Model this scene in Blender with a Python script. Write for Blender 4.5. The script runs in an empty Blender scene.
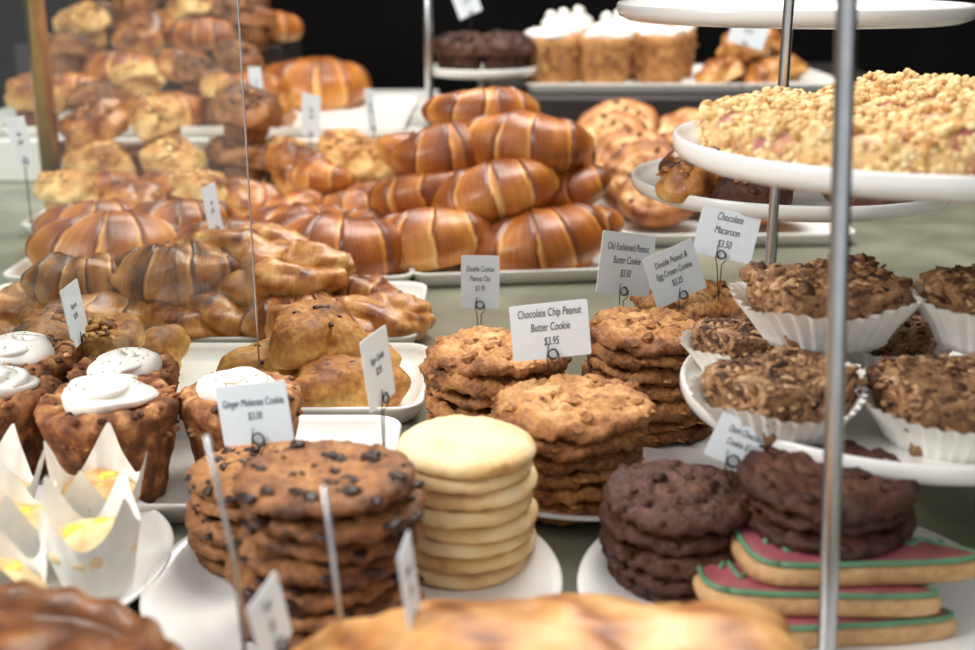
import bpy, math, random
from mathutils import Vector, Matrix, Euler, noise
random.seed(7)
R=random.uniform
pi=math.pi
S=bpy.context.scene
COL=S.collection

# ---------------------------------------------------------------- materials
def lin(h):
    h=h.lstrip('#'); o=[]
    for i in (0,2,4):
        c=int(h[i:i+2],16)/255
        o.append(c/12.92 if c<=.04045 else ((c+.055)/1.055)**2.4)
    return (o[0],o[1],o[2],1)
def newmat(name):
    m=bpy.data.materials.new(name); m.use_nodes=True
    nt=m.node_tree; b=nt.nodes["Principled BSDF"]
    return m,nt,b
def pmat(name,stops,nscale=60,nmix=.5,rough=.6,bump=.3,bscale=300,coat=0,streak=0,sss=0,spec=.4,bdist=.002,fine=0):
    m,nt,b=newmat(name); N=nt.nodes.new; L=nt.links.new
    tc=N('ShaderNodeTexCoord'); at=N('ShaderNodeAttribute'); at.attribute_name='bake'
    oi=N('ShaderNodeObjectInfo')
    n1=N('ShaderNodeTexNoise'); n1.inputs['Scale'].default_value=nscale; n1.inputs['Detail'].default_value=5
    L(tc.outputs['Object'],n1.inputs['Vector'])
    s=N('ShaderNodeMath'); s.operation='MULTIPLY_ADD'; s.inputs[1].default_value=nmix*2; s.inputs[2].default_value=-nmix
    L(n1.outputs['Fac'],s.inputs[0])
    a=N('ShaderNodeMath'); a.operation='ADD'; L(s.outputs[0],a.inputs[0]); L(at.outputs['Fac'],a.inputs[1])
    last=a
    r=N('ShaderNodeMath'); r.operation='MULTIPLY_ADD'; r.inputs[1].default_value=.22; L(oi.outputs['Random'],r.inputs[0]); L(last.outputs[0],r.inputs[2]); last=r
    if fine:
        nf=N('ShaderNodeTexNoise'); nf.inputs['Scale'].default_value=bscale*1.3; nf.inputs['Detail'].default_value=2
        L(tc.outputs['Object'],nf.inputs['Vector'])
        q=N('ShaderNodeMath'); q.operation='MULTIPLY_ADD'; q.inputs[1].default_value=fine*2; q.inputs[2].default_value=-fine
        L(nf.outputs['Fac'],q.inputs[0]); q2=N('ShaderNodeMath'); q2.operation='ADD'; L(q.outputs[0],q2.inputs[0]); L(last.outputs[0],q2.inputs[1]); last=q2
    if streak:
        al=N('ShaderNodeAttribute'); al.attribute_name='lam'
        ns=N('ShaderNodeTexNoise'); ns.inputs['Scale'].default_value=1; ns.inputs['Detail'].default_value=3
        L(al.outputs['Vector'],ns.inputs['Vector'])
        q=N('ShaderNodeMath'); q.operation='MULTIPLY_ADD'; q.inputs[1].default_value=streak*2; q.inputs[2].default_value=-streak
        L(ns.outputs['Fac'],q.inputs[0]); q2=N('ShaderNodeMath'); q2.operation='ADD'; L(q.outputs[0],q2.inputs[0]); L(last.outputs[0],q2.inputs[1]); last=q2
    cr=N('ShaderNodeValToRGB'); e=cr.color_ramp.elements
    e[0].position=stops[0][0]; e[0].color=lin(stops[0][1]); e[1].position=stops[-1][0]; e[1].color=lin(stops[-1][1])
    for p,c in stops[1:-1]:
        x=e.new(p); x.color=lin(c)
    L(last.outputs[0],cr.inputs['Fac']); L(cr.outputs['Color'],b.inputs['Base Color'])
    b.inputs['Roughness'].default_value=rough; b.inputs['Coat Weight'].default_value=coat; b.inputs['Coat Roughness'].default_value=.25
    b.inputs['Specular IOR Level'].default_value=spec
    n2=N('ShaderNodeTexNoise'); n2.inputs['Scale'].default_value=bscale; n2.inputs['Detail'].default_value=6
    L(tc.outputs['Object'],n2.inputs['Vector'])
    bp=N('ShaderNodeBump'); bp.inputs['Strength'].default_value=bump; bp.inputs['Distance'].default_value=bdist
    L(n2.outputs['Fac'],bp.inputs['Height'])
    if streak:
        bq=N('ShaderNodeBump'); bq.inputs['Strength'].default_value=.8; bq.inputs['Distance'].default_value=.002
        L(ns.outputs['Fac'],bq.inputs['Height']); L(bp.outputs['Normal'],bq.inputs['Normal']); L(bq.outputs['Normal'],b.inputs['Normal'])
    else: L(bp.outputs['Normal'],b.inputs['Normal'])
    return m
def smat(name,hexc,rough=.5,metal=0,nscale=20,var=.06,bump=0,coat=0,spec=.5,hex2=None):
    m,nt,b=newmat(name); N=nt.nodes.new; L=nt.links.new
    c=lin(hexc); tc=N('ShaderNodeTexCoord'); n=N('ShaderNodeTexNoise'); n.inputs['Scale'].default_value=nscale; n.inputs['Detail'].default_value=4
    L(tc.outputs['Object'],n.inputs['Vector'])
    cr=N('ShaderNodeValToRGB'); e=cr.color_ramp.elements
    e[0].position=.3; e[1].position=.7
    e[0].color=tuple(x*(1-var) for x in c[:3])+(1,); e[1].color=tuple(min(1,x*(1+var)) for x in c[:3])+(1,)
    if hex2: e[0].position=.38; e[1].position=.52; e[0].color=c; e[1].color=lin(hex2)
    L(n.outputs['Fac'],cr.inputs['Fac']); L(cr.outputs['Color'],b.inputs['Base Color'])
    b.inputs['Roughness'].default_value=rough; b.inputs['Metallic'].default_value=metal; b.inputs['Coat Weight'].default_value=coat
    b.inputs['Specular IOR Level'].default_value=spec
    if bump:
        bp=N('ShaderNodeBump'); bp.inputs['Strength'].default_value=bump; bp.inputs['Distance'].default_value=.002
        L(n.outputs['Fac'],bp.inputs['Height']); L(bp.outputs['Normal'],b.inputs['Normal'])
    return m
M_cc=pmat('choc_chip_cookie_dough',[(0,'#c9975e'),(.4,'#ab7444'),(.75,'#7c4d2b'),(1,'#4f2f1c')],70,.45,.6,.9,200,fine=.35)
M_pb=pmat('peanut_cookie_dough',[(0,'#e2b57c'),(.4,'#c28b52'),(.75,'#965f34'),(1,'#613b1e')],60,.5,.65,1.0,200,fine=.4)
M_sugar=pmat('sugar_cookie_dough',[(0,'#f7e4bb'),(.5,'#f0d6a4'),(.8,'#e2bc82'),(1,'#c08c50')],30,.2,.6,.4,180,fine=.1)
M_dark=pmat('dark_chocolate_dough',[(0,'#7a5242'),(.4,'#573629'),(.8,'#3b231b'),(1,'#241310')],80,.4,.55,.9,220,fine=.3,spec=.3)
M_chip=pmat('chocolate_chunk',[(0,'#432819'),(1,'#23130c')],80,.4,.4,.3,200)
M_cro=pmat('croissant_crust',[(0,'#f2c988'),(.2,'#e2a556'),(.42,'#cc8238'),(.68,'#a65c24'),(1,'#723914')],22,.32,.33,.25,160,coat=.35,streak=.27)
M_knot=pmat('glazed_pastry_crust',[(0,'#f0cb8e'),(.3,'#d99f5a'),(.6,'#b47436'),(.85,'#854a20'),(1,'#5a3013')],38,.55,.33,.7,130,coat=.35,streak=.3)
M_scone=pmat('scone_crust',[(0,'#f4d698'),(.35,'#deac5e'),(.7,'#b67a3a'),(1,'#7c4922')],45,.5,.6,1.0,130,fine=.3)
M_muf=pmat('muffin_crust',[(0,'#f6dca4'),(.4,'#e4b672'),(.75,'#bf8444'),(1,'#854f24')],40,.45,.6,.9,140,fine=.25)
M_mufd=pmat('brown_muffin_crust',[(0,'#c9945c'),(.4,'#9d683a'),(.75,'#724526'),(1,'#472815')],40,.4,.55,.8,140,fine=.2)
M_cake=pmat('popover_crust',[(0,'#d6a26c'),(.3,'#ad7242'),(.6,'#7f4b28'),(1,'#4a2814')],90,.6,.65,1.0,150,streak=.18,fine=.35)
M_crumb=pmat('streusel_crumble',[(0,'#f7e4b6'),(.4,'#eccd94'),(.8,'#d4a869'),(1,'#b07a42')],60,.45,.75,.8,250,fine=.2)
M_cbase=smat('crumble_with_berry','#b27068',.6,0,45,.5,.6,0,.4,'#e0ba80')
M_brcr=pmat('brown_crumble',[(0,'#d8b288'),(.35,'#ad8259'),(.7,'#78533b'),(1,'#492d20')],90,.6,.65,.9,240,fine=.4)
M_cream=smat('white_cream_icing','#f7f2e8',.45,0,40,.04,.3)
M_yel=smat('lemon_custard','#f3cd4a',.35,0,40,.1,.2)
M_plate=smat('white_ceramic','#efede8',.18,0,8,.02,0,.4)
M_tray=smat('white_melamine','#ebe8e1',.3,0,8,.02)
M_paper=smat('white_baking_paper','#f6f4ee',.75,0,90,.05,.3)
M_card=smat('label_card_paper','#eaf2f7',.7,0,200,.02)
M_ink=smat('label_ink','#3c4a55',.7)
M_steel=smat('brushed_steel','#c3c5c8',.3,1,60,.08)
M_wire=smat('tag_wire','#5a5c60',.35,1)
M_brass=smat('aged_brass','#c79a4a',.3,1,30,.2)
M_pink=smat('pink_icing','#a0525a',.45,0,60,.25,.3)
M_green=smat('green_icing','#5a8a68',.45,0,60,.15)
M_tan=pmat('butter_cookie_dough',[(0,'#e8c496'),(.5,'#cfa472'),(1,'#9c7148')],60,.35,.6,.6,180,fine=.25)
M_tart=pmat('caramel_tart_top',[(0,'#b98048'),(.4,'#8a5426'),(.75,'#5e3315'),(1,'#3a1d0c')],40,.5,.4,.6,120,coat=.2)
M_bun=pmat('soft_bun_crust',[(0,'#f2d9ac'),(.3,'#e0b074'),(.6,'#b37238'),(1,'#743e1c')],35,.45,.5,.6,140,fine=.15)
M_slice=pmat('cake_crumb',[(0,'#dcae74'),(.4,'#bd8850'),(.75,'#8e5c32'),(1,'#5f3a1e')],60,.5,.7,.9,140,fine=.3)
M_galette=pmat('golden_loaf_crust',[(0,'#f0ce98'),(.35,'#d8a364'),(.7,'#b1733a'),(1,'#824a22')],30,.6,.45,.5,90,coat=.1)

# ---------------------------------------------------------------- mesh builder
def n3(x,y,z,s,o=0): return noise.noise(Vector((x*s+o*7.3,y*s-o*3.1,z*s+o*1.7)))
class MB:
    def __init__(s): s.v=[];s.f=[];s.m=[];s.b=[];s.l=[]
    def add(s,part,mi=0,mtx=None):
        V,F,B,LM=part; o=len(s.v)
        for p in V:
            p=Vector(p); s.v.append(mtx@p if mtx else p)
        s.f+= [tuple(i+o for i in f) for f in F]; s.m+=[mi]*len(F); s.b+=B; s.l+=LM
        return s
    def mesh(s,name,mats,smooth=True):
        me=bpy.data.meshes.new(name); me.from_pydata(s.v,[],s.f)
        for m in mats: me.materials.append(m)
        me.polygons.foreach_set('material_index',s.m)
        me.polygons.foreach_set('use_smooth',[smooth]*len(s.f))
        a=me.attributes.new('bake','FLOAT','POINT'); a.data.foreach_set('value',s.b)
        a=me.attributes.new('lam','FLOAT_VECTOR','POINT'); a.data.foreach_set('vector',[c for l in s.l for c in l])
        me.update(); return me
def obj(name,me,loc=(0,0,0),rot=(0,0,0),sc=1,parent=None):
    o=bpy.data.objects.new(name,me); COL.objects.link(o); o.location=loc; o.rotation_euler=rot
    o.scale=(sc,sc,sc) if not isinstance(sc,tuple) else sc
    if parent: o.parent=parent
    return o
def empty(name,loc=(0,0,0),rot=(0,0,0)):
    o=bpy.data.objects.new(name,None); COL.objects.link(o); o.location=loc; o.rotation_euler=rot; o.empty_display_size=.02; return o
def lathe(prof,n=48,fn=None,bake=None,lam=None):
    V=[];F=[];B=[];LM=[]
    for i,(r,z) in enumerate(prof):
        for j in range(n):
            a=2*pi*j/n; rr,zz=(r,z) if fn is None else fn(i,a,r,z)
            V.append((rr*math.cos(a),rr*math.sin(a),zz)); B.append(bake(i,a,rr,zz) if bake else .4)
            LM.append((a*8,zz*60,rr*30) if not lam else lam(i,a))
    k=len(prof)
    for i in range(k-1):
        for j in range(n):
            j2=(j+1)%n; F.append((i*n+j,i*n+j2,(i+1)*n+j2,(i+1)*n+j))
    F.append(tuple(range(n))[::-1]); F.append(tuple((k-1)*n+j for j in range(n)))
    return V,F,B,LM
def tube(path,rf,n=14,bake=None,flat=1.0,lamk=(40,3)):
    V=[];F=[];B=[];LM=[]; k=len(path)
    for i,p in enumerate(path):
        t=(path[min(i+1,k-1)]-path[max(i-1,0)]).normalized()
        up=Vector((0,0,1)) if abs(t.z)<.95 else Vector((0,1,0))
        s=t.cross(up).normalized(); u=s.cross(t).normalized()
        for j in range(n):
            a=2*pi*j/n; r=rf(i/(k-1),a)
            V.append(p+s*(math.cos(a)*r)+u*(math.sin(a)*r*flat)); B.append(bake(i/(k-1),a) if bake else .4)
            LM.append((i/(k-1)*lamk[0],math.cos(a)*lamk[1],math.sin(a)*lamk[1]))
    for i in range(k-1):
        for j in range(n):
            j2=(j+1)%n; F.append((i*n+j,i*n+j2,(i+1)*n+j2,(i+1)*n+j))
    F.append(tuple(range(n))[::-1]); F.append(tuple((k-1)*n+j for j in range(n)))
    return V,F,B,LM
def blob(rx,ry,rz,amp=.1,fs=30,seed=0,nu=24,nv=14,pw=1,flatb=.5,bk=None,tri=0):
    V=[];F=[];B=[];LM=[]
    for i in range(nv+1):
        ph=-pi/2+pi*i/nv; ph=max(min(ph,pi/2-.01),-pi/2+.01)
        for j in range(nu):
            a=2*pi*j/nu
            cx=math.cos(ph)**pw
            x=cx*math.cos(a); y=cx*math.sin(a); z=math.sin(ph)
            k=1+tri*math.cos(3*a)
            x*=rx*k; y*=ry*k; z*=rz
            d=1+amp*n3(x,y,z,fs,seed)*1.6+amp*.5*n3(x,y,z,fs*3,seed+5)
            x*=d;y*=d;z*=d
            if z<-rz*flatb: z=-rz*flatb+(z+rz*flatb)*.05
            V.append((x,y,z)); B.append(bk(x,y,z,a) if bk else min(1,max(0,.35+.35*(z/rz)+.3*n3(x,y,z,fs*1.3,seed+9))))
            LM.append((x*120,y*120,z*120))
    n=nu
    for i in range(nv):
        for j in range(n):
            j2=(j+1)%n; F.append((i*n+j,i*n+j2,(i+1)*n+j2,(i+1)*n+j))
    F.append(tuple(range(n))[::-1]); F.append(tuple(nv*n+j for j in range(n)))
    return V,F,B,LM
def T(x,y,z,rx=0,ry=0,rz=0,s=1): return Matrix.Translation((x,y,z))@Euler((rx,ry,rz)).to_matrix().to_4x4()@Matrix.Scale(s,4)
def rr(w,h,r,n=6):
    pts=[]
    for cx,cy,a0 in ((w/2-r,h/2-r,0),(-w/2+r,h/2-r,pi/2),(-w/2+r,-h/2+r,pi),(w/2-r,-h/2+r,1.5*pi)):
        for k in range(n+1):
            a=a0+pi/2*k/n; pts.append((cx+r*math.cos(a),cy+r*math.sin(a)))
    return pts
def loft(loops):
    V=[];F=[]; n=len(loops[0])
    for l in loops: V+=l
    for i in range(len(loops)-1):
        for j in range(n):
            j2=(j+1)%n; F.append((i*n+j,i*n+j2,(i+1)*n+j2,(i+1)*n+j))
    F.append(tuple(range(n))[::-1]); F.append(tuple((len(loops)-1)*n+j for j in range(n)))
    return V,F,[.4]*len(V),[(v[0]*60,v[1]*60,v[2]*60) for v in V]

# ---------------------------------------------------------------- generators
def cookie(r,h,seed,mat,chips=0,crack=.12,chipmat=None,rough=1.0,name='cookie',chs=(.0014,.0052)):
    prof=[(r*.02,0),(r*.5,0),(r*.85,0),(r*.94,h*.06),(r*.99,h*.25),(r*1.0,h*.42),(r*.985,h*.6),(r*.95,h*.76),(r*.90,h*.88)]
    for k in range(22): 
        q=.85*(1-k/22); prof.append((r*max(q,.01),h*(1-.10*q**3)))
    def ck(x,y):
        wx=x+.012*n3(x,y,1,28,seed); wy=y+.012*n3(x,y,2,28,seed+1)
        c=max(0,1-abs(n3(wx,wy,0,42,seed+2))*7)
        c2=max(0,1-abs(n3(wx,wy,0,75,seed+6))*6)
        return min(1,c+.5*c2)
    def fn(i,a,rr_,z):
        x=rr_*math.cos(a);y=rr_*math.sin(a)
        e=1+.035*n3(math.cos(a),math.sin(a),0,1.3,seed)+.03*rough*n3(math.cos(a),math.sin(a),z*80,5,seed)
        if i>2:
            z+= rough*h*(.2*n3(x,y,0,45,seed)+.16*n3(x,y,0,130,seed+3)+.08*n3(x,y,0,300,seed+3))-ck(x,y)*h*crack
        return rr_*e,z
    def bk(i,a,rr_,z):
        x=rr_*math.cos(a);y=rr_*math.sin(a)
        b=.26+.3*(rr_/r)**4+.3*n3(x,y,0,50,seed+1)+.5*crack*ck(x,y)
        if i<4: b=.8
        return max(0,min(1,b))
    mb=MB(); mb.add(lathe(prof,96,fn,bk))
    rnd=random.Random(seed)
    for c in range(chips):
        a=rnd.uniform(0,2*pi); q=rnd.random()**.5*.88
        if c%4==3: q=.965
        s=chs[0]+(chs[1]-chs[0])*rnd.random()**1.5
        zz=h*.94 if q<.93 else h*rnd.uniform(.35,.65)
        mb.add(blob(s*rnd.uniform(.9,1.9),s,s*.5,.4,250,c,10,6),1,T(q*r*math.cos(a),q*r*math.sin(a),zz,0,0,rnd.uniform(0,6)))
    return mb.mesh(name,[mat,chipmat or M_chip])
def croissant(L,rad,seed,nseg=3.2,A=1.3,rings=150,n=40,ridge=.17,con=.48,mat=None,lump=.09):
    # crescent of rolled dough: plump belly, stepped overlapping layers, tapering curled horns
    Rr=L/(2*math.sin(A)) if A<1.57 else L/2; path=[]
    for i in range(rings):
        t=-1+2*i/(rings-1); a=t*A
        path.append(Vector((Rr*math.sin(a),-Rr*(math.cos(a)-.75),0)))
    def phase(t,a): return abs(t)**.9*nseg+.22*math.cos(a)*(1 if t>0 else -1)+.10*n3(t*1.5,math.cos(a),math.sin(a),1.5,seed)+.6+.07*seed
    def rf(q,a):
        t=-1+2*q; env=max(0,1-abs(t)**1.9)**.72*.87+.13*(1-abs(t)**10*.8)
        p=phase(t,a); f=p-math.floor(p)
        st=-ridge*f*.5+ (ridge*.25)
        if f<.08: st+=ridge*.5*(f/.08-1)
        k=1 if math.sin(a)>-.4 else .92
        return rad*env*(1+st)*(1+lump*n3(t*2.2,math.cos(a),math.sin(a),1.3,seed))*k
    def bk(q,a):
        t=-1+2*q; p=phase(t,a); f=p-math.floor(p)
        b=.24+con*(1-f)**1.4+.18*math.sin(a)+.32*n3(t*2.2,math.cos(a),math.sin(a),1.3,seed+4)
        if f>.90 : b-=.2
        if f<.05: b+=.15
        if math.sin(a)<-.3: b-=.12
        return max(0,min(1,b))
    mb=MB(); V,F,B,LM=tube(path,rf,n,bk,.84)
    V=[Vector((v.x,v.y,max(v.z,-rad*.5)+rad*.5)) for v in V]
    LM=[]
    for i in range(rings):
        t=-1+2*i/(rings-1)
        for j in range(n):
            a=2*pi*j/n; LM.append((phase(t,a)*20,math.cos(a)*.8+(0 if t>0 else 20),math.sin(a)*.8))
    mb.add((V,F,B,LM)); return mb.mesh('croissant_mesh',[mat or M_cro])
def knot(L,seed,mat=None):
    # laminated twist pastry : three strands wound round a bent spine
    rnd=random.Random(seed); mb=MB(); n=80; tw=rnd.uniform(.8,1.4); cv=rnd.uniform(-.3,.3)
    for s in range(3):
        path=[]
        for i in range(n):
            t=-1+2*i/(n-1); w=.021*(1-.5*t*t); a=t*tw*pi/1.4+s*pi*2/3
            path.append(Vector((t*L/2*.86,cv*L*(t*t-.5)+math.cos(a)*w*1.4+.008*n3(t*3,s,0,1,seed),.021+math.sin(a)*w*.5)))
        def rf(q,a,s=s):
            t=-1+2*q; f=(q*4+.5*math.sin(a)+s*.4)%1
            return .0215*(1-.5*abs(t)**3)*(1+.35*n3(t*2.4,math.cos(a),math.sin(a),1.5,seed+s))*(.95+.1*f**1.5)
        def bk(q,a,s=s):
            f=(q*4+.5*math.sin(a)+s*.4)%1
            return max(0,min(1,.20+.2*math.sin(a)+.22*f**2+.5*n3(q*7,math.cos(a),math.sin(a),1.6,seed+s+2)))
        mb.add(tube(path,rf,22,bk,.85,(90,1.5)))
    return mb.mesh('twist_mesh',[mat or M_knot])
def scone(seed,mat=None,s=1,amp=.16,chips=8,tri=.1,nuts=0):
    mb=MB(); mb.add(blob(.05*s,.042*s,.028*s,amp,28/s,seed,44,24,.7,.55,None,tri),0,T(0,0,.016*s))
    rnd=random.Random(seed)
    for c in range(chips):
        a=rnd.uniform(0,6.28); q=rnd.uniform(.1,.75); r=rnd.uniform(.002,.0045)
        mb.add(blob(r*1.4,r,r*.8,.3,200,c,8,5),1,T(q*.045*s*math.cos(a),q*.038*s*math.sin(a),.016*s+.026*s*math.sqrt(1-q*q),0,0,a))
    for c in range(nuts):
        a=rnd.uniform(0,6.28); q=rnd.uniform(0,.97); r=rnd.uniform(.002,.005)
        mb.add(blob(r*1.4,r,r*.8,.35,200,c,8,5),0 if c%4 else 2,T(q*.048*s*math.cos(a),q*.04*s*math.sin(a),.016*s+.028*s*math.sqrt(1-q*q),0,0,a))
    return mb.mesh('scone_mesh',[mat or M_scone,M_chip,M_mufd])
def muffin(seed,mat,wrap=None,r=.034,h=.05,tb=0):
    mb=MB()
    def fn(i,a,rr_,z):
        return rr_*(1+.035*math.cos(a*24)*(1 if 0<i<4 else 0)),z
    mb.add(lathe([(r*.02,0),(r*.78,0),(r*.85,h*.3),(r*.93,h*.65),(r*1.0,h*.92),(r*.5,h*.95)],96,fn,lambda i,a,q,z:.5+.3*math.cos(a*24)),1)
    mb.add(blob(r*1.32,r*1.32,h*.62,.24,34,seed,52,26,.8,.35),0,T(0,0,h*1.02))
    rnd=random.Random(seed)
    for c in range(60):
        a=rnd.uniform(0,6.28); q=rnd.uniform(.0,.9); s=rnd.uniform(.002,.005)
        mb.add(blob(s*1.3,s,s*.8,.3,200,c,8,5,bk=lambda *q_,v=rnd.random():v),2 if c%3==0 and tb else 0,T(q*r*1.25*math.cos(a),q*r*1.25*math.sin(a),h*1.02+h*.6*math.sqrt(1-q*q*.9),0,0,a))
    return mb.mesh('muffin_mesh',[mat,wrap or M_mufd,M_cream])
def cream_cake(seed):
    mb=MB(); r=.044; h=.066
    def fn(i,a,rr_,z):
        if 0<i<10: 
            rr_*=1+.07*n3(math.cos(a)*2,math.sin(a)*2,z*22,2.3,seed)+.03*n3(math.cos(a)*6,math.sin(a)*6,z*120,1,seed)
        if i>=5: z+=.005*n3(math.cos(a),math.sin(a),rr_*20,2.5,seed)+.003*n3(rr_*math.cos(a),rr_*math.sin(a),0,160,seed)
        return rr_,z
    prof=[(.001,0),(r*.76,0),(r*.80,h*.1),(r*.83,h*.22),(r*.87,h*.36),(r*.91,h*.5),(r*.95,h*.64),(r*1.0,h*.78),(r*1.06,h*.88),(r*1.09,h*.96),(r*1.04,h*1.04),(r*.94,h*1.09),(r*.82,h*1.09),(r*.7,h*1.04),(r*.4,h*.98),(.001,h*.96)]
    mb.add(lathe(prof,96,fn,
       lambda i,a,q,z:max(0,min(1,.45+.5*n3(math.cos(a)*3,math.sin(a)*3,z*60,1.5,seed)+(-.15 if i>9 else 0)))),0)
    rnd=random.Random(seed)
    for c in range(90):
        a=rnd.uniform(0,6.28); s=rnd.uniform(.0015,.0035); top=c%2
        q=r*rnd.uniform(.75,1.04) if top else r*1.0; z=h*1.06 if top else h*rnd.uniform(.7,1.0)
        mb.add(blob(s*1.4,s,s*.8,.35,200,c,8,5,bk=lambda *q_,v=rnd.random():v),0,T(q*math.cos(a),q*math.sin(a),z,0,0,a))
    z0=h*.99; path=[]
    def fi(i,a,rr_,z): 
        return rr_*(1+.09*math.sin(a*3+seed)+.08*n3(math.cos(a),math.sin(a),z*30,2,seed)),z+.003*math.sin(a+i*.9+seed)
    mb.add(lathe([(.001,z0),(r*.62,z0),(r*.70,z0+.003),(r*.70,z0+.008),(r*.64,z0+.0115),(r*.52,z0+.0125),(r*.40,z0+.0145),(r*.26,z0+.0155),(.001,z0+.019)],48,fi),1)
    for i in range(50):
        t=i/49; a=t*3.4*pi+seed; q=r*.50*(1-t)+.002
        path.append(Vector((q*math.cos(a),q*math.sin(a),z0+.011+.007*t)))
    mb.add(tube(path,lambda q,a:.0050*(1-.35*q),10,None,.6),1)
    for k in range(26):
        a=rnd.uniform(0,6.28); q=rnd.random()**.5*r*.6; s=rnd.uniform(.0004,.0009)
        mb.add(blob(s,s,s*.6,.2,200,k,6,4),2,T(q*math.cos(a),q*math.sin(a),z0+.0165))
    return mb.mesh('cream_cake_mesh',[M_cake,M_cream,M_mufd])
def tulip(seed):
    mb=MB(); H=.072
    V=[];F=[];n=96;m=10
    for i in range(m):
        q=i/(m-1)
        for j in range(n):
            a=2*pi*j/n; pk=(1-abs(math.sin(2*a+seed)))
            hh=H*q*(.62+.50*pk*q+.04*math.sin(5*a+seed)); r=.021+.010*q**1.2+.004*q*q*pk+.0014*abs(math.sin(6*a+seed))*q
            V.append((r*math.cos(a),r*math.sin(a),hh))
    for i in range(m-1):
        for j in range(n):
            j2=(j+1)%n; F.append((i*n+j,i*n+j2,(i+1)*n+j2,(i+1)*n+j))
    F.append(tuple(range(n))[::-1])
    mb.add((V,F,[.4]*len(V),[(0,0,0)]*len(V)),0)
    mb.add(blob(.028,.028,.013,.2,60,seed,32,16,.8,.5),1,T(0,0,.038))
    for k in range(3):
        mb.add(blob(.009,.007,.0045,.3,90,seed+k,14,8),2,T(.011*math.cos(k*2.2+seed),.011*math.sin(k*2.2+seed),.047))
    return mb.mesh('tulip_mesh',[M_paper,M_sugar,M_yel])
def fluted(seed,r=.06,h=.032):
    mb=MB(); V=[];F=[];n=216;m=7
    for i in range(m):
        q=i/(m-1)
        for j in range(n):
            a=2*pi*j/n; fl=math.cos(36*a)*(.0006+.0016*q)
            sq=1+.05*math.cos(4*a+seed)*q
            rr_=(r*.70+r*.34*q**1.2)*sq+fl+.004*q*n3(math.cos(a),math.sin(a),0,2,seed)
            V.append((rr_*math.cos(a),rr_*math.sin(a),h*q*(1+.22*n3(math.cos(a),math.sin(a),0,1.5,seed+1))))
    for i in range(m-1):
        for j in range(n):
            j2=(j+1)%n; F.append((i*n+j,i*n+j2,(i+1)*n+j2,(i+1)*n+j))
    F.append(tuple(range(n))[::-1])
    mb.add((V,F,[.4]*len(V),[(0,0,0)]*len(V)),0)
    w=r*1.42
    def lp(k,z,sd): return [(x*k+.004*n3(x,y,z,45,sd),y*k+.004*n3(x,y,z,45,sd+2),z+.003*n3(x,y,z,50,sd)) for x,y in rr(w,w*.85,.005,10)]
    mb.add(loft([lp(.85,.002,seed),lp(.93,.012,seed),lp(1,.026,seed),lp(1.0,.040,seed),lp(.98,.044,seed),lp(.6,.045,seed)]),1)
    rnd=random.Random(seed)
    for c in range(440):
        x=rnd.uniform(-.5,.5)*w; y=rnd.uniform(-.42,.42)*w; s=rnd.uniform(.0012,.0042)
        if rnd.random()<.12: s*=1.6
        zz=.044+.004*n3(x,y,0,40,seed)
        if c%3==0:
            k=rnd.choice((-1,1)); zz=rnd.uniform(.022,.042)
            if rnd.random()<.5: x=k*.5*w
            else: y=k*.42*w
        mb.add(blob(s*rnd.uniform(.9,1.9),s,s*.5,.45,160,c+seed,8,5,bk=lambda *q,v=rnd.random()*.9:v),1 if c%25 else 2,T(x,y,zz,rnd.uniform(-.7,.7),rnd.uniform(-.7,.7),rnd.uniform(0,6)))
    return mb.mesh('fluted_cake_mesh',[M_paper,M_brcr,M_chip])
def plate(r,h=.014):
    prof=[(.001,0),(r*.6,0),(r*.62,-.0),(r*.66,.002),(r*.9,h*.62),(r*.985,h*.92),(r,h*1.0),(r*.998,h*1.12),(r*.98,h*1.16),(r*.93,h*1.0),(r*.84,h*.72),(r*.76,h*.5),(r*.7,h*.42),(r*.3,h*.4),(.001,h*.4)]
    return MB().add(lathe(prof,96)).mesh('plate_mesh',[M_plate])
def tierplate(r,h=.016):
    prof=[(.001,0),(r*.80,0),(r*.93,.001),(r*.985,.005),(r,.010),(r,h),(r*.992,h*1.12),(r*.978,h*1.1),(r*.965,h*.85),(r*.93,h*.6),(r*.85,h*.5),(.001,h*.5)]
    return lathe(prof,110)
def tray(w,d,h=.018,r=.02):
    def lp(ins,z,rad): return [(x,y,z) for x,y in rr(w-2*ins,d-2*ins,max(rad,.002))]
    return MB().add(loft([lp(.012,0,r),lp(.008,.002,r),lp(.001,h*.85,r+.004),lp(0,h,r+.004),lp(.001,h+.0015,r+.004),lp(.003,h+.0015,r+.003),lp(.006,h*.8,r),lp(.013,.006,r*.8),lp(.02,.005,r*.7)])).mesh('tray_mesh',[M_tray])

# ---------------------------------------------------------------- room + counter
def box(name,x0,x1,y0,y1,z0,z1,mat,bev=0,parent=None):
    V=[(x0,y0,z0),(x1,y0,z0),(x1,y1,z0),(x0,y1,z0),(x0,y0,z1),(x1,y0,z1),(x1,y1,z1),(x0,y1,z1)]
    F=[(3,2,1,0),(4,5,6,7),(0,1,5,4),(1,2,6,5),(2,3,7,6),(3,0,4,7)]
    me=bpy.data.meshes.new(name); me.from_pydata(V,[],F); me.materials.append(mat); me.update()
    o=obj(name,me,parent=parent)
    if bev:
        b=o.modifiers.new('b','BEVEL'); b.width=bev; b.segments=3
    return o
M_wall=smat('black_painted_wall','#0c0b0b',.85,0,3,.3,spec=.1)
M_walll=smat('grey_green_wall','#50564f',.7,0,3,.25)
M_floor=smat('grey_floor','#55504a',.5,0,4,.2)
M_riser=smat('dark_riser','#2a2624',.5)
M_counter,nt,b=newmat('green_grey_stone')
N=nt.nodes.new; L=nt.links.new
tc=N('ShaderNodeTexCoord'); n1=N('ShaderNodeTexNoise'); n1.inputs['Scale'].default_value=9; n1.inputs['Detail'].default_value=8
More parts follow.
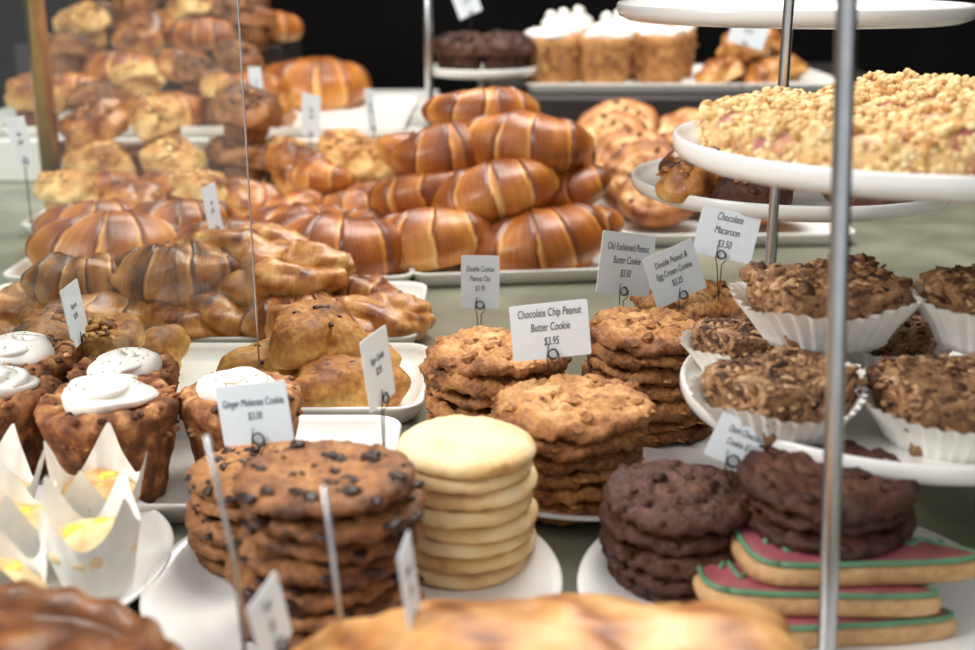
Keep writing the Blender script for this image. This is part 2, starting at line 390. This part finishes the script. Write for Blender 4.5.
L(tc.outputs['Object'],n1.inputs['Vector']); cr=N('ShaderNodeValToRGB'); e=cr.color_ramp.elements
e[0].position=.3; e[0].color=lin('#666757'); e[1].position=.72; e[1].color=lin('#93937f')
L(n1.outputs['Fac'],cr.inputs['Fac']); L(cr.outputs['Color'],b.inputs['Base Color']); b.inputs['Roughness'].default_value=.28
box('floor',-2.2,2.2,-1,3.6,-.95,-.9,M_floor)
box('wall_back',-2.2,2.2,3.5,3.6,-.9,2.2,M_wall)
box('wall_left',-2.3,-2.2,-1,3.6,-.9,2.2,M_walll)
box('wall_right',2.2,2.3,-1,3.6,-.9,2.2,M_wall)
box('display_counter',-1.1,1.0,.18,3.1,-.88,0,M_counter,.006)
box('display_riser',-1.05,-.12,2.14,3.0,.0,.075,M_tray,.004)
box('display_riser',-1.05,-.46,2.72,3.05,.0755,.20,M_riser,.004)
box('display_riser',.0,.85,2.22,3.0,.0,.14,M_riser,.004)

# ---------------------------------------------------------------- cookie stacks
def stack(name,meshes,x,y,z0,n,h,jit=.003,tilt=.03,seed=0):
    e=empty(name,(x,y,z0)); rnd=random.Random(seed)
    for i in range(n):
        obj('cookie_%d'%(i+1),rnd.choice(meshes),(rnd.uniform(-jit,jit),rnd.uniform(-jit,jit),i*h),(rnd.uniform(-tilt,tilt),rnd.uniform(-tilt,tilt),rnd.uniform(0,6.28)),rnd.uniform(.96,1.03),e)
    return e
cc=[cookie(.0525,.0106,s,M_cc,46,.16,rough=1.4,name='choc_chip_cookie_mesh') for s in (1,2,3)]
cb=[cookie(.046,.0106,s,M_cc,30,.16,rough=1.4,name='ginger_cookie_mesh') for s in (4,5)]
sg=[cookie(.0455,.0105,s,M_sugar,0,.02,rough=.6,name='sugar_cookie_mesh') for s in (6,7)]
pb=[cookie(.057,.0125,s,M_pb,34,.32,M_pb,1.7,name='peanut_cookie_mesh',chs=(.0015,.0055)) for s in (8,9,10)]
dk=[cookie(.052,.0115,s,M_dark,26,.28,M_dark,1.5,name='dark_cookie_mesh') for s in (11,12,13)]
obj('round_plate',plate(.13),(-.083,.672,0))
stack('chocolate_chip_cookie_stack',cc,-.094,.630,.006,8,.0126,.006,.045,1)
stack('sugar_cookie_stack',sg,-.014,.714,.006,8,.0106,.0035,.02,2)
stack('ginger_molasses_cookie_stack',cb,-.152,.730,.006,5,.0124,.004,.04,3)
obj('round_plate',plate(.135),(.078,.885,0))
stack('peanut_butter_cookie_stack',pb,.060,.815,.006,6,.0130,.004,.04,4)
stack('peanut_butter_cookie_stack',pb,.006,.930,.006,6,.0132,.004,.04,5)
stack('peanut_butter_cookie_stack',pb,.136,.955,.006,7,.0128,.004,.04,6)
obj('round_plate',plate(.135),(.19,.655,0))
stack('dark_chocolate_cookie_stack',dk,.126,.695,.006,5,.0122,.004,.04,7)
obj('round_plate',plate(.11),(.225,1.12,0))
stack('peanut_butter_cookie_stack',pb,.195,1.10,.006,6,.0128,.003,.03,9)
stack('peanut_butter_cookie_stack',pb,.275,1.06,.006,6,.0128,.003,.03,10)

# frosted tree-shaped cookies with the dark cookies stacked on them
def frosted(seed):
    mb=MB()
    base=[(-.062,-.022),(-.03,-.026),(0,-.024),(.03,-.024),(.066,-.020),(.070,-.012),(.03,.008),(.0,.022),(-.03,.038),(-.055,.05),(-.066,.044),(-.066,.01)]
    def sm(p):
        o=[]
        for i in range(len(p)):
            a=p[i];b_=p[(i+1)%len(p)]
            o.append((a[0]*.75+b_[0]*.25,a[1]*.75+b_[1]*.25)); o.append((a[0]*.25+b_[0]*.75,a[1]*.25+b_[1]*.75))
        return o
    p=sm(sm(base))
    def lp(k,z): return [(x*k+.001*n3(x,y,z,90,seed),y*k+.001*n3(x,y,z,80,seed+3),z) for x,y in p]
    mb.add(loft([lp(.95,0),lp(1,.002),lp(1.01,.006),lp(1,.0095),lp(.95,.0115)]),0)
    mb.add(loft([lp(.93,.011),lp(.96,.0125),lp(.92,.014)]),1)
    path=[Vector((x*.95,y*.95,.0132)) for x,y in p]; path.append(path[0])
    mb.add(tube(path,lambda q,a:.0017,8),2)
    path=[Vector((-.05+.1*i/40,.012*math.sin(i*1.1)*(1-i/50),.0145)) for i in range(41)]
    mb.add(tube(path,lambda q,a:.0014,8),2)
    return mb.mesh('tree_cookie_mesh',[M_tan,M_pink,M_green])
fcs=[frosted(1),frosted(2)]
e=empty('frosted_tree_cookie_stack',(.195,.642,.006))
for i,(dx,dy,rz) in enumerate([(.006,-.012,.06),(-.004,-.006,-.08),(.022,-.000,.03)]):
    obj('cookie_%d'%(i+1),fcs[i%2],(dx,dy,i*.0165),(0,0,rz),1.05,e)
stack('dark_chocolate_cookie_stack',dk,.210,.672,.0555,3,.0118,.004,.03,8)

# ---------------------------------------------------------------- tulip cups on plate B
obj('round_plate',plate(.118),(-.322,.690,0))
tu=[tulip(1),tulip(4),tulip(9)]
for i,(x,y) in enumerate([(-.240,.665),(-.278,.610),(-.302,.685),(-.338,.640),(-.262,.738),(-.335,.735)]):
    o=obj('paper_wrapped_lemon_muffin',tu[i%3],(x,y,.006),(R(-.1,.1),R(-.1,.1),i*.9),.92)
# ---------------------------------------------------------------- tray E cream cakes
obj('rectangular_tray',tray(.40,.175),(-.27,.852,0))
ck=[cream_cake(s) for s in (1,2,3)]
for i,(x,y,s) in enumerate([(-.275,.815,1.06),(-.186,.848,.98),(-.372,.85,1.0),(-.292,.912,.92),(-.44,.80,1),(-.385,.93,1)]):
    obj('cream_topped_popover',ck[i%3],(x,y,.006),(0,0,i*1.3),s)
# tray F2
obj('rectangular_tray',tray(.40,.182),(-.255,1.045,0))
sc=[scone(s,amp=.22) for s in (1,2,3)]; scb=[scone(s,None,1,.25,10,.05,110) for s in (5,6)]
for x,y,z,rz,s in [(-.135,.995,.006,.2,.95),(-.20,1.05,.006,1.2,.9),(-.160,1.05,.038,2.0,1.0),(-.12,1.08,.006,2.0,.8)]:
    obj('fruit_scone',random.choice(sc),(x,y,z),(R(-.1,.1),R(-.1,.1),rz),s)
for x,y,z,s in [(-.36,1.0,.006,.95),(-.43,1.02,.006,1),(-.33,1.07,.006,.9),(-.39,1.04,.04,.9),(-.345,1.02,.043,.8)]:
    obj('nut_crusted_scone',random.choice(scb),(x,y,z),(R(-.3,.3),R(-.3,.3),R(0,6)),s)
# tray F1 twists
obj('rectangular_tray',tray(.50,.222),(-.32,1.262,0))
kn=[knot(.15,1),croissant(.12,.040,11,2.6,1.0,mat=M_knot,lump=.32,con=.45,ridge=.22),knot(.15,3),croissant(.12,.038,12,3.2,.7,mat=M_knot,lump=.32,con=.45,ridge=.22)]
for i,(x,y,z,rz,s) in enumerate([(-.12,1.205,.006,.3,.9),(-.20,1.20,.006,.4,1.0),(-.29,1.20,.006,.2,1.0),(-.40,1.20,.006,-.3,1.0),(-.50,1.22,.006,.6,1),
     (-.14,1.30,.006,-.4,.95),(-.26,1.31,.006,.3,1.0),(-.38,1.31,.006,.7,1),(-.33,1.235,.045,.25,1.1),(-.22,1.25,.042,-.3,1.1),(-.43,1.24,.042,.2,1),(-.27,1.27,.05,.35,1.15)]):
    obj('glazed_twist_pastry',kn[(i*3+(i>7))%4],(x,y,z),(R(-.15,.15),R(-.15,.15),rz),s)
# croissant meshes
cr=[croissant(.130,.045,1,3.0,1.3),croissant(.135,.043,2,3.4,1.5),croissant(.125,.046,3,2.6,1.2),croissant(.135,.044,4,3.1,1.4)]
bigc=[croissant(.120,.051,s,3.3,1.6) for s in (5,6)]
# tray G
obj('rectangular_tray',tray(.50,.27),(-.34,1.53,0))
for i,(x,y,z,rx,rz,s) in enumerate([(-.475,1.475,.006,.2,.25,1.2),(-.200,1.475,.006,.2,-.2,1.2),(-.325,1.49,.006,.1,.1,1.0),(-.40,1.60,.006,.1,-.4,1),(-.53,1.60,.006,0,.3,1),(-.26,1.60,.006,0,.3,.95),(-.15,1.60,.006,0,-.1,.85),(-.40,1.53,.035,.2,.3,.85)]):
    obj('glazed_croissant',bigc[i%2],(x,y,z),(rx,0,rz),s)
# tray G2 mixed
obj('rectangular_tray',tray(.55,.25),(-.40,1.81,0))
mufs=[muffin(s,M_muf,M_muf) for s in (1,2,3)]; mufd=[muffin(s,M_mufd) for s in (4,5)]; mufw=[muffin(s,M_muf,M_mufd,tb=1) for s in (6,7)]
sbr=[scone(s,M_knot,1.0,.25,5,.05,20) for s in (15,16)]
for i,(x,y,z,s) in enumerate([(-.20,1.78,.006,1.0),(-.29,1.76,.006,.95),(-.62,1.74,.006,1.1),(-.53,1.76,.006,1.1),(-.44,1.78,.006,1.05),(-.36,1.80,.006,1)]):
    if i<2: obj('laminated_bun',bigc[i],(x,y,z),(0,0,R(-1,1)),.75)
    elif i%2: obj('nut_crusted_scone',sbr[i%2],(x,y,z),(R(-.25,.25),R(-.25,.25),R(0,6)),s*1.2)
    else: obj('streusel_muffin',(mufw+mufs)[i%5],(x,y,z),(R(-.25,.25),R(-.25,.25),R(0,6)),s*.9)
for i,(x,y,z) in enumerate([(-.22,1.86,.006),(-.16,1.84,.006),(-.26,1.86,.04),(-.60,1.86,.02),(-.5,1.86,.02)]):
    obj('laminated_bun',bigc[i%2],(x,y,z),(0,0,R(-1,1)),.72)
# tray I muffins
obj('rectangular_tray',tray(.56,.16),(-.43,2.04,0))
i=0
for y,xs,z in [(2.0,(-.22,-.32,-.42,-.52,-.64),.006),(2.08,(-.17,-.26,-.36,-.47,-.58,-.70),.006),(2.05,(-.42,-.55,-.66),.075)]:
    for x in xs:
        i+=1
        if i%4==2: obj('nut_crusted_scone',sbr[i%2],(x,y,z+.02),(R(-.4,.4),R(-.4,.4),R(0,6)),1.2)
        else: obj('golden_muffin',random.choice(mufs if i%3 else mufd),(x+R(-.01,.01),y,z),(R(-.3,.3),R(-.3,.3),R(0,6)),R(1,1.2))
# riser pastries
obj('rectangular_tray',tray(.26,.5),(-.28,2.42,.075)); obj('rectangular_tray',tray(.42,.5),(-.68,2.42,.075))
i=0
for y,xs,z in [(2.25,(-.42,-.50,-.60,-.72,-.84),.082),(2.34,(-.46,-.56,-.67,-.80),.11),(2.48,(-.52,-.62,-.74,-.86),.14),(2.62,(-.50,-.60,-.72,-.84),.2),(2.80,(-.50,-.58,-.66,-.76,-.88),.205),(2.88,(-.54,-.62,-.7,-.8),.26)]:
    for x in xs:
        i+=1
        if i%3==0: obj('morning_bun',random.choice(bigc),(x,y,z),(0,0,R(-1,1)),1.0)
        elif i%5==1: obj('nut_crusted_scone',sbr[i%2],(x,y,z+.01),(R(-.4,.4),R(-.4,.4),R(0,6)),1.3)
        else: obj('golden_muffin',random.choice(mufs+mufd+mufd+mufw),(x,y,z),(R(-.4,.4),R(-.4,.4),R(0,6)),R(1.0,1.25))
obj('glazed_croissant',bigc[0],(-.375,2.62,.085),(.2,0,.3),1.5)
# tray H croissant pile
obj('rectangular_tray',tray(.27,.36),(.018,1.60,0),(0,0,.13))
P=[(-.075,1.505,.006,-.35,1.1,'b'),(.068,1.510,.006,.12,1.15,'b'),(-.10,1.62,.006,.3,1.1,'c'),(.10,1.64,.006,-.4,1.1,'c'),(0,1.61,.006,.2,1.1,'c'),(0,1.71,.006,.2,1,'c'),
 (.018,1.56,.060,.15,1.1,'b'),(-.085,1.60,.060,-.5,1.0,'c'),(.105,1.62,.062,-.6,1.0,'c'),(.0,1.69,.06,.4,1,'c'),
 (-.055,1.63,.115,.45,1.05,'c'),(.045,1.62,.115,-.4,1.15,'b'),(.08,1.69,.10,.6,1.0,'c'),(-.005,1.67,.160,.35,1.0,'c'),(-.10,1.68,.10,.6,.95,'c')]
for i,(x,y,z,rz,s,k) in enumerate(P):
    obj('butter_croissant',(bigc[i%2] if k=='b' else cr[i%4]),(x,y,z),(R(-.1,.35),R(-.3,.3),rz),s)
# tray K filled buns
obj('rectangular_tray',tray(.36,.55),(.33,1.90,0),(0,0,.03))
def ring_bun(seed):
    mb=MB(); prof=[(.001,.0),(.05,.0),(.060,.006),(.064,.016),(.060,.026),(.052,.031),(.046,.029),(.040,.033),(.033,.030),(.027,.034),(.019,.031),(.012,.035),(.001,.034)]
    mb.add(lathe(prof,60,lambda i,a,r,z:(r*(1+.06*n3(math.cos(a),math.sin(a),z*20,2,seed)),z*(1+.15*n3(math.cos(a)*2,math.sin(a)*2,r*30,1.5,seed))),lambda i,a,r,z:max(0,min(1,(.75 if 1<i<5 else .3+.25*(i%2))+.45*n3(r*20*math.cos(a),r*20*math.sin(a),0,2,seed)))))
    rnd=random.Random(seed)
    for c in range(14):
        a=rnd.uniform(0,6.28); q=rnd.uniform(.0,.05); s=rnd.uniform(.002,.004)
        mb.add(blob(s*1.5,s,s,.3,200,c,8,5),2,T(q*math.cos(a),q*math.sin(a),.032,0,0,a))
    return mb.mesh('ring_bun_mesh',[M_bun,M_chip,M_mufd])
rb=[ring_bun(s) for s in (1,2,3)]
for i,(x,y,z,rx,ry,s) in enumerate([(.235,1.93,.025,.6,-.35,1.15),(.245,1.83,.020,.65,-.5,1.1),(.205,2.03,.035,.65,-.3,1.2),(.26,1.75,.01,.5,-.3,1.0),(.35,1.84,.02,.5,-.3,1.1),(.34,1.95,.03,.5,.1,1.1),(.40,1.75,.0,.2,0,1.1),(.42,1.88,.02,.4,0,1.1),(.23,2.11,.05,.6,-.2,1.2),(.36,2.08,.04,.5,0,1.2),(.45,2.03,.04,.5,0,1.2)]):
    obj('swirled_sweet_bun',rb[i%3],(x,y,z+.03),(rx,ry,R(-.3,.3)),s)
# ---------------------------------------------------------------- rear right
def cakeslice(seed):
    mb=MB()
    def lp(k,z,s=0): return [(x*k+.005*n3(x,y,z,40,s),y*k+.005*n3(x,y,z,30,s+2),z) for x,y in rr(.085,.075,.014)]
    mb.add(loft([lp(.88,0,seed),lp(.92,.02,seed),lp(.97,.05,seed),lp(1,.074,seed),lp(1,.084,seed),lp(.9,.09,seed)]),0)
    mb.add(blob(.042,.036,.013,.25,30,seed,36,16,.6,.5),1,T(0,0,.092))
    mb.add(blob(.026,.022,.018,.25,40,seed+1,20,10,.8,.5),1,T(.004,0,.104))
    mb.add(blob(.013,.012,.014,.2,40,seed+1,16,8,.9,.5),1,T(.004,0,.122))
    for k in range(16): mb.add(blob(.007,.005,.004,.3,100,k,8,5),2,T(-.038+.0055*k,-.0375,.02+.055*random.random()))
    return mb.mesh('cake_slice_mesh',[M_slice,M_cream,M_mufd])
cs=[cakeslice(s) for s in (1,2,3)]
obj('rectangular_tray',tray(.62,.42),(.38,2.50,.14))
for i,(x,y,rz) in enumerate([(.120,2.38,.5),(.225,2.38,.1),(.345,2.45,-.4),(.15,2.50,.1),(.265,2.53,.2),(.39,2.58,-.2),(.19,2.63,.2),(.31,2.65,0)]):
    obj('cream_topped_cake_slice',cs[i%3],(x,y,.146),(0,0,rz),1.05)
for i,(x,y,z) in enumerate([(.46,2.40,.147),(.55,2.40,.147),(.50,2.48,.147),(.60,2.5,.147),(.50,2.43,.2),(.55,2.52,.21)]):
    obj('nut_crusted_scone',sbr[i%2],(x,y,z),(R(-.6,.6),R(-.3,.3),R(0,6)),1.05)
# rear left cake stand
e=empty('rear_cake_stand',(-.01,2.35,0))
obj('tier',MB().add(tierplate(.105)).mesh('tp',[M_plate]),(0,0,.17),parent=e)
obj('base',MB().add(lathe([(.001,0),(.06,0),(.058,.006),(.012,.012),(.008,.03),(.008,.17),(.001,.17)],40)).mesh('b',[M_steel]),parent=e)
obj('post',MB().add(lathe([(.001,0),(.008,0),(.008,.42),(.001,.424)],20)).mesh('b',[M_steel]),(-.100,-.05,0),parent=e)
for i in range(6):
    a=i*1.05; obj('dark_chocolate_muffin',muffin(20+i,M_dark,M_dark,.03,.04),(-.01+.058*math.cos(a),2.35+.055*math.sin(a),.178),(0,0,i),1.05)

# ---------------------------------------------------------------- tiered stands
def post(x0,y0,z0,x1,y1,z1,r,parent,name):
    mb=MB(); p0=Vector((x0,y0,z0));p1=Vector((x1,y1,z1))
    path=[p0.lerp(p1,t) for t in (0,.02,.5,.98,1)]
    mb.add(tube(path,lambda q,a:r*(1.0),20)); return obj(name,mb.mesh('post_mesh',[M_steel]),parent=parent)
e=empty('tiered_cake_stand',(0,0,0))
cx,cy=.281,.80
for nm,z,tx,tr_ in (('tier_1',.080,.286,.148),('tier_2',.254,.281,.156)):
    obj(nm,MB().add(tierplate(tr_)).mesh('tp',[M_plate]),(tx,cy,z),parent=e)
post(.1935,.598,0,.164,.612,.60,.0052,e,'post_1'); post(.238,.985,0,.240,.985,.60,.0042,e,'post_2'); post(.47,.80,0,.47,.80,.60,.0046,e,'post_3')
for z in (.086,.260):
    xx=.1935-.049*z; yy=.598+.023*z
    post(xx,yy,z,xx*1.12,yy*1.12,z,.0028,e,'bracket'); post(.239,.984,z,.25,.93,z,.0028,e,'bracket'); post(.47,.80,z,.43,.80,z,.0028,e,'bracket')
e=empty('tiered_cake_stand',(0,0,0))
for nm,z,r,tx in (('tier_1',.156,.160,.307),('tier_2',.326,.170,.297)):
    obj(nm,MB().add(tierplate(r)).mesh('tp',[M_plate]),(tx,1.21,z),parent=e)
obj('stem',MB().add(lathe([(.001,0),(.05,0),(.045,.006),(.012,.012),(.0045,.03),(.0045,.6),(.001,.6)],32)).mesh('b',[M_steel]),(.295,1.21,0),parent=e)
for i,(x,y) in enumerate([(.20,1.14),(.25,1.10),(.21,1.22),(.36,1.12),(.40,1.18),(.26,1.29)]):
    obj('brown_fruit_scone',scone(30+i,(M_knot,M_dark)[i%2],.8,nuts=30),(x,y,.164),(0,0,i),1)

# crumble tart
def crumble():
    mb=MB(); r=.132
    prof=[(.001,0),(r*.92,0),(r,.006),(r*1.01,.016),(r*.97,.022)]+[(r*.93*(1-k/12)+.001,.024) for k in range(13)]
    mb.add(lathe(prof,96,lambda i,a,q,z:(q*(1+.01*n3(math.cos(a),math.sin(a),z*50,4,1)),z+(.005*n3(q*math.cos(a),q*math.sin(a),0,40,2) if i>3 else 0)+(.010*max(0,min(1,(q*math.cos(a)+.03)*18)) if i>4 else 0)),lambda i,a,q,z:.4),1)
    rnd=random.Random(5)
    for c in range(3600):
        a=rnd.uniform(0,6.28); q=rnd.random()**.5; s=rnd.uniform(.0010,.0036)
        side=c%4==0
        if side: q=1.0
        x=q*r*math.cos(a);y=q*r*math.sin(a)
        if n3(x,y,0,38,3)>.26 and y<.0 and rnd.random()<.7: continue
        hill=.005*n3(x,y,0,40,2)+.012*max(0,min(1,(x+.03)*18))
        mb.add(blob(s*rnd.uniform(.9,1.5),s,s*.85,.4,150,c,7,5,1,1,bk=lambda *q_,v=rnd.random()*.8:v),0,T(x,y,(.024+hill+rnd.uniform(0,.002)) if not side and q<.96 else rnd.uniform(.004,.024+max(0,hill)),rnd.uniform(-1,1),rnd.uniform(-1,1),a))
    return mb.mesh('crumble_mesh',[M_crumb,M_cbase])
obj('berry_crumble_tart',crumble(),(cx-.004,cy+.003,.263))
# fluted cake cups lower tier
fl=[fluted(s) for s in (1,2,3)]
for i,(x,y,z,s,rx,ry,rz) in enumerate([(.192,.738,.089,.90,.0,-.05,.5),(.296,.722,.089,.93,.08,0,.1),(.395,.77,.089,.9,0,0,.9),(.195,.845,.089,.8,0,0,.4),(.30,.86,.089,.8,0,0,1.1),(.243,.825,.124,1.05,-.02,-.05,.15),(.355,.80,.126,1.05,.06,.06,.7)]):
    obj('crumble_cake_in_paper_cup',fl[i%3],(x,y,z),(rx,ry,rz),s)

# ---------------------------------------------------------------- foreground
def loaf():
    mb=MB(); mb.add(blob(.145,.062,.045,.13,18,3,90,40,.75,.8,lambda x,y,z,a:max(0,min(1,.22+.5*n3(x,y,z,30,4)+.2*z/.045+.45*max(0,math.sin(x*110+y*60))**5))),0)
    return mb.mesh('loaf_mesh',[M_galette])
obj('golden_bread_loaf',loaf(),(.036,.488,.044),(0,0,-.03),(1,1,1.12))
def tart():
    mb=MB(); r=.12
    def fn(i,a,q,z):
        if 1<i<7: q*=1+.010*math.sin(a*26)+.01*n3(math.cos(a),math.sin(a),0,5); z+=.0015*math.sin(a*26+1)
        return q,z+(.004*n3(q*math.cos(a),q*math.sin(a),0,45,3) if i>7 else 0)
    prof=[(.001,0),(r*.85,0),(r*.93,.012),(r*.98,.026),(r,.034),(r*.975,.038),(r*.94,.035),(r*.91,.028)]+[(r*.9*(1-k/14)+.001,.026+.006*math.sin(pi*k/28)) for k in range(15)]
    mb.add(lathe(prof,132,fn,lambda i,a,q,z:.4+.15*math.sin(a*26) if 1<i<7 else .5+.5*n3(q*math.cos(a),q*math.sin(a),0,60,3)))
    return mb.mesh('tart_mesh',[M_tart])
e=empty('tart_on_pedestal',(-.247,.430,-.001))
obj('pedestal',MB().add(lathe([(.001,0.001),(.06,0.001),(.055,.006),(.015,.014),(.012,.03),(.02,.032),(.10,.036),(.108,.042),(.104,.045),(.001,.043)],64)).mesh('ped',[M_plate]),parent=e)
obj('caramel_tart',tart(),(0,0,.043),parent=e)

# ---------------------------------------------------------------- price tags
def tag(text,x,y,z,w,h,yaw=0,roll=0,stem=.03,tilt=-.12,name='price_tag',fs=.0062):
    e=empty(name,(x,y,z),(0,0,yaw))
    def lp(k,yy): return [(a*k,yy,b_*k+h/2) for a,b_ in rr(w,h,.0015,3)]
    V,F,B,LM=loft([lp(1,-.0003),lp(1,.0003)])
    mt=Euler((tilt,roll,0)).to_matrix().to_4x4()
    obj('card',MB().add((V,F,B,LM),0,mt).mesh('card_mesh',[M_card],False),parent=e)
    if text:
        cu=bpy.data.curves.new('label_text','FONT'); cu.body=text; cu.size=fs*1.3; cu.align_x='CENTER'; cu.align_y='CENTER'; cu.space_line=1.25; cu.shear=.15; cu.extrude=.00005; cu.materials.append(M_ink)
        o=bpy.data.objects.new('lettering',cu); COL.objects.link(o); o.parent=e
        o.matrix_local=mt@Matrix.Translation((0,-.0006,h/2+.003))@Euler((pi/2,0,0)).to_matrix().to_4x4()@Matrix.Diagonal((.64,1.1,1,1))
    path=[]
    for i in range(26):
        a=i/25*4*pi; rr_=.0032+.0012*i/25
        path.append(Vector((rr_*math.cos(a),-.0014-.00006*i,.004+rr_*math.sin(a))))
    path+= [Vector((.0044,-.002,-.002)),Vector((.001,0,-.006)),Vector((0,0,-stem))]
    obj('wire_clip',MB().add(tube(path,lambda q,a:.00045,6)).mesh('wire_mesh',[M_wire]),parent=e)
    path2=[Vector((-.0035,-.0012,.011)),Vector((-.0045,-.0014,0)),Vector((-.003,0,-.008)),Vector((0,0,-stem))]
    obj('wire_leg',MB().add(tube(path2,lambda q,a:.00045,6)).mesh('wire_mesh',[M_wire]),parent=e)
d=math.radians
tag('Chocolate Chip Peanut\nButter Cookie\n$3.95',.050,.872,.092,.060,.043,d(4),d(-5),.035)
tag('Double Cookie\nPeanut Oat\n$3.95',-.007,1.105,.064,.037,.051,d(-8),d(-1),.055,fs=.0052)
tag('Old Fashioned Peanut\nButter Cookie\n$3.50',.122,1.045,.094,.062,.056,d(32),d(12),.06,fs=.0066)
tag('Double Peanut &\nEgg Cream Cookie\n$3.25',.178,1.055,.088,.052,.049,d(20),d(-18),.05,fs=.0058)
tag('Chocolate\nMacaroon\n$3.50',.214,1.07,.122,.054,.044,d(-12),d(10),.04,fs=.0068)
tag('Ginger Molasses Cookie\n$3.50',-.148,.722,.084,.047,.040,d(-6),d(-8),.02,fs=.0050)
tag('Sugar Cookie\n$2.95',-.072,.775,.092,.044,.050,d(72),d(0),.085,fs=.005)
tag('Popover\n$3.95',-.350,.985,.068,.044,.052,d(90),0,.06,fs=.005)
tag('Twist\n$3.95',-.309,1.34,.085,.046,.055,d(84),0,.08,fs=.005)
tag('Muffin\n$3.50',-.290,1.97,.105,.05,.07,d(60),d(15),.1,fs=.006)
tag('Scone\n$3.50',-.40,2.12,.14,.05,.065,d(75),d(5),.13,fs=.006)
tag('Croissant\n$3.50',-.19,2.0,.11,.05,.07,d(80),d(5),.1,fs=.006)
tag('Dark Chocolate\nCookie $3.50',.155,.70,.078,.040,.030,d(-5),d(22),.015,fs=.0045)
tag('Cake Slice\n$4.50',.46,2.2,.235,.065,.06,d(-10),d(15),.09,fs=.008)
tag('Muffin\n$3.50',-.03,2.28,.285,.05,.06,d(30),d(-20),.09,fs=.008)
tag('Bun\n$3.50',-.60,1.55,.13,.04,.06,d(78),d(0),.12,fs=.006)
tag('Bread\n$5',-.034,.505,.080,.030,.044,d(84),d(0),.02,fs=.006)
tag('Tart\n$5',-.098,.494,.073,.030,.036,d(74),d(-8),.06,fs=.006)
def stake(pts):
    obj('metal_tag_stake',MB().add(tube([Vector(p) for p in pts],lambda q,a:.0013,8)).mesh('stake_mesh',[M_steel]))
stake([(-.120,.53,.0),(-.1245,.53,.102),(-.1335,.53,.168)])
stake([(-.071,.53,.0),(-.071,.515,.07),(-.0755,.51,.151)])

# ---------------------------------------------------------------- glass guard and brass posts
M_glass=bpy.data.materials.new('clear_glass'); M_glass.use_nodes=True; nt=M_glass.node_tree; nt.nodes.clear(); N=nt.nodes.new
o_=N('ShaderNodeOutputMaterial'); mx=N('ShaderNodeMixShader'); tr=N('ShaderNodeBsdfTransparent'); gl=N('ShaderNodeBsdfGlossy'); fr=N('ShaderNodeFresnel')
tr.inputs[0].default_value=(.95,.98,.97,1); gl.inputs['Roughness'].default_value=.02; fr.inputs[0].default_value=1.5
nt.links.new(fr.outputs[0],mx.inputs[0]); nt.links.new(tr.outputs[0],mx.inputs[1]); nt.links.new(gl.outputs[0],mx.inputs[2]); nt.links.new(mx.outputs[0],o_.inputs[0])
e=empty('glass_sneeze_guard',(0,0,0))
box('pane',-1.0,-.190,.944,.947,.0,.75,M_glass,parent=e)
box('edge',-.1904,-.1896,.9437,.9473,.0,.75,M_steel,parent=e)
e=empty('brass_case_frame',(0,0,0))
for nm,x,y,r in (('post_1',-.742,2.03,.017),('post_2',-.79,2.66,.013)):
    obj(nm,MB().add(lathe([(.001,0),(r,0),(r,.9),(.001,.9)],28)).mesh('brass_mesh',[M_brass]),(x,y,0),parent=e)

# ---------------------------------------------------------------- light
w=bpy.data.worlds.new('World'); S.world=w; w.use_nodes=True
bg=w.node_tree.nodes['Background']; bg.inputs[0].default_value=(.97,.985,1,1); bg.inputs[1].default_value=.78
def area(name,loc,target,size,power,color=(1,1,1),sy=None):
    l=bpy.data.lights.new(name,'AREA'); l.size=size; l.energy=power; l.color=color
    if sy: l.shape='RECTANGLE'; l.size_y=sy
    o=bpy.data.objects.new(name,l); COL.objects.link(o); o.location=loc
    o.rotation_euler=(Vector(target)-Vector(loc)).to_track_quat('-Z','Y').to_euler(); return o
area('window_light',(-1.9,.2,1.5),(0,1.2,0),1.2,60,(1,.99,.97))
area('ceiling_light',(.5,1.9,1.9),(.1,1.3,0),1.0,42,(1,.97,.92))
area('ceiling_light',(-.3,3.0,1.9),(-.2,1.6,0),.7,20,(1,.95,.88))

cam=bpy.data.cameras.new('camera'); cam.sensor_width=36; cam.lens=44.3
cam.dof.use_dof=True; cam.dof.focus_distance=1.0; cam.dof.aperture_fstop=4.8; cam.clip_start=.02
co=bpy.data.objects.new('camera',cam); COL.objects.link(co); co.location=(0,0,.385); co.rotation_euler=(math.radians(73),0,0)
S.camera=co
S.view_settings.view_transform='Standard'
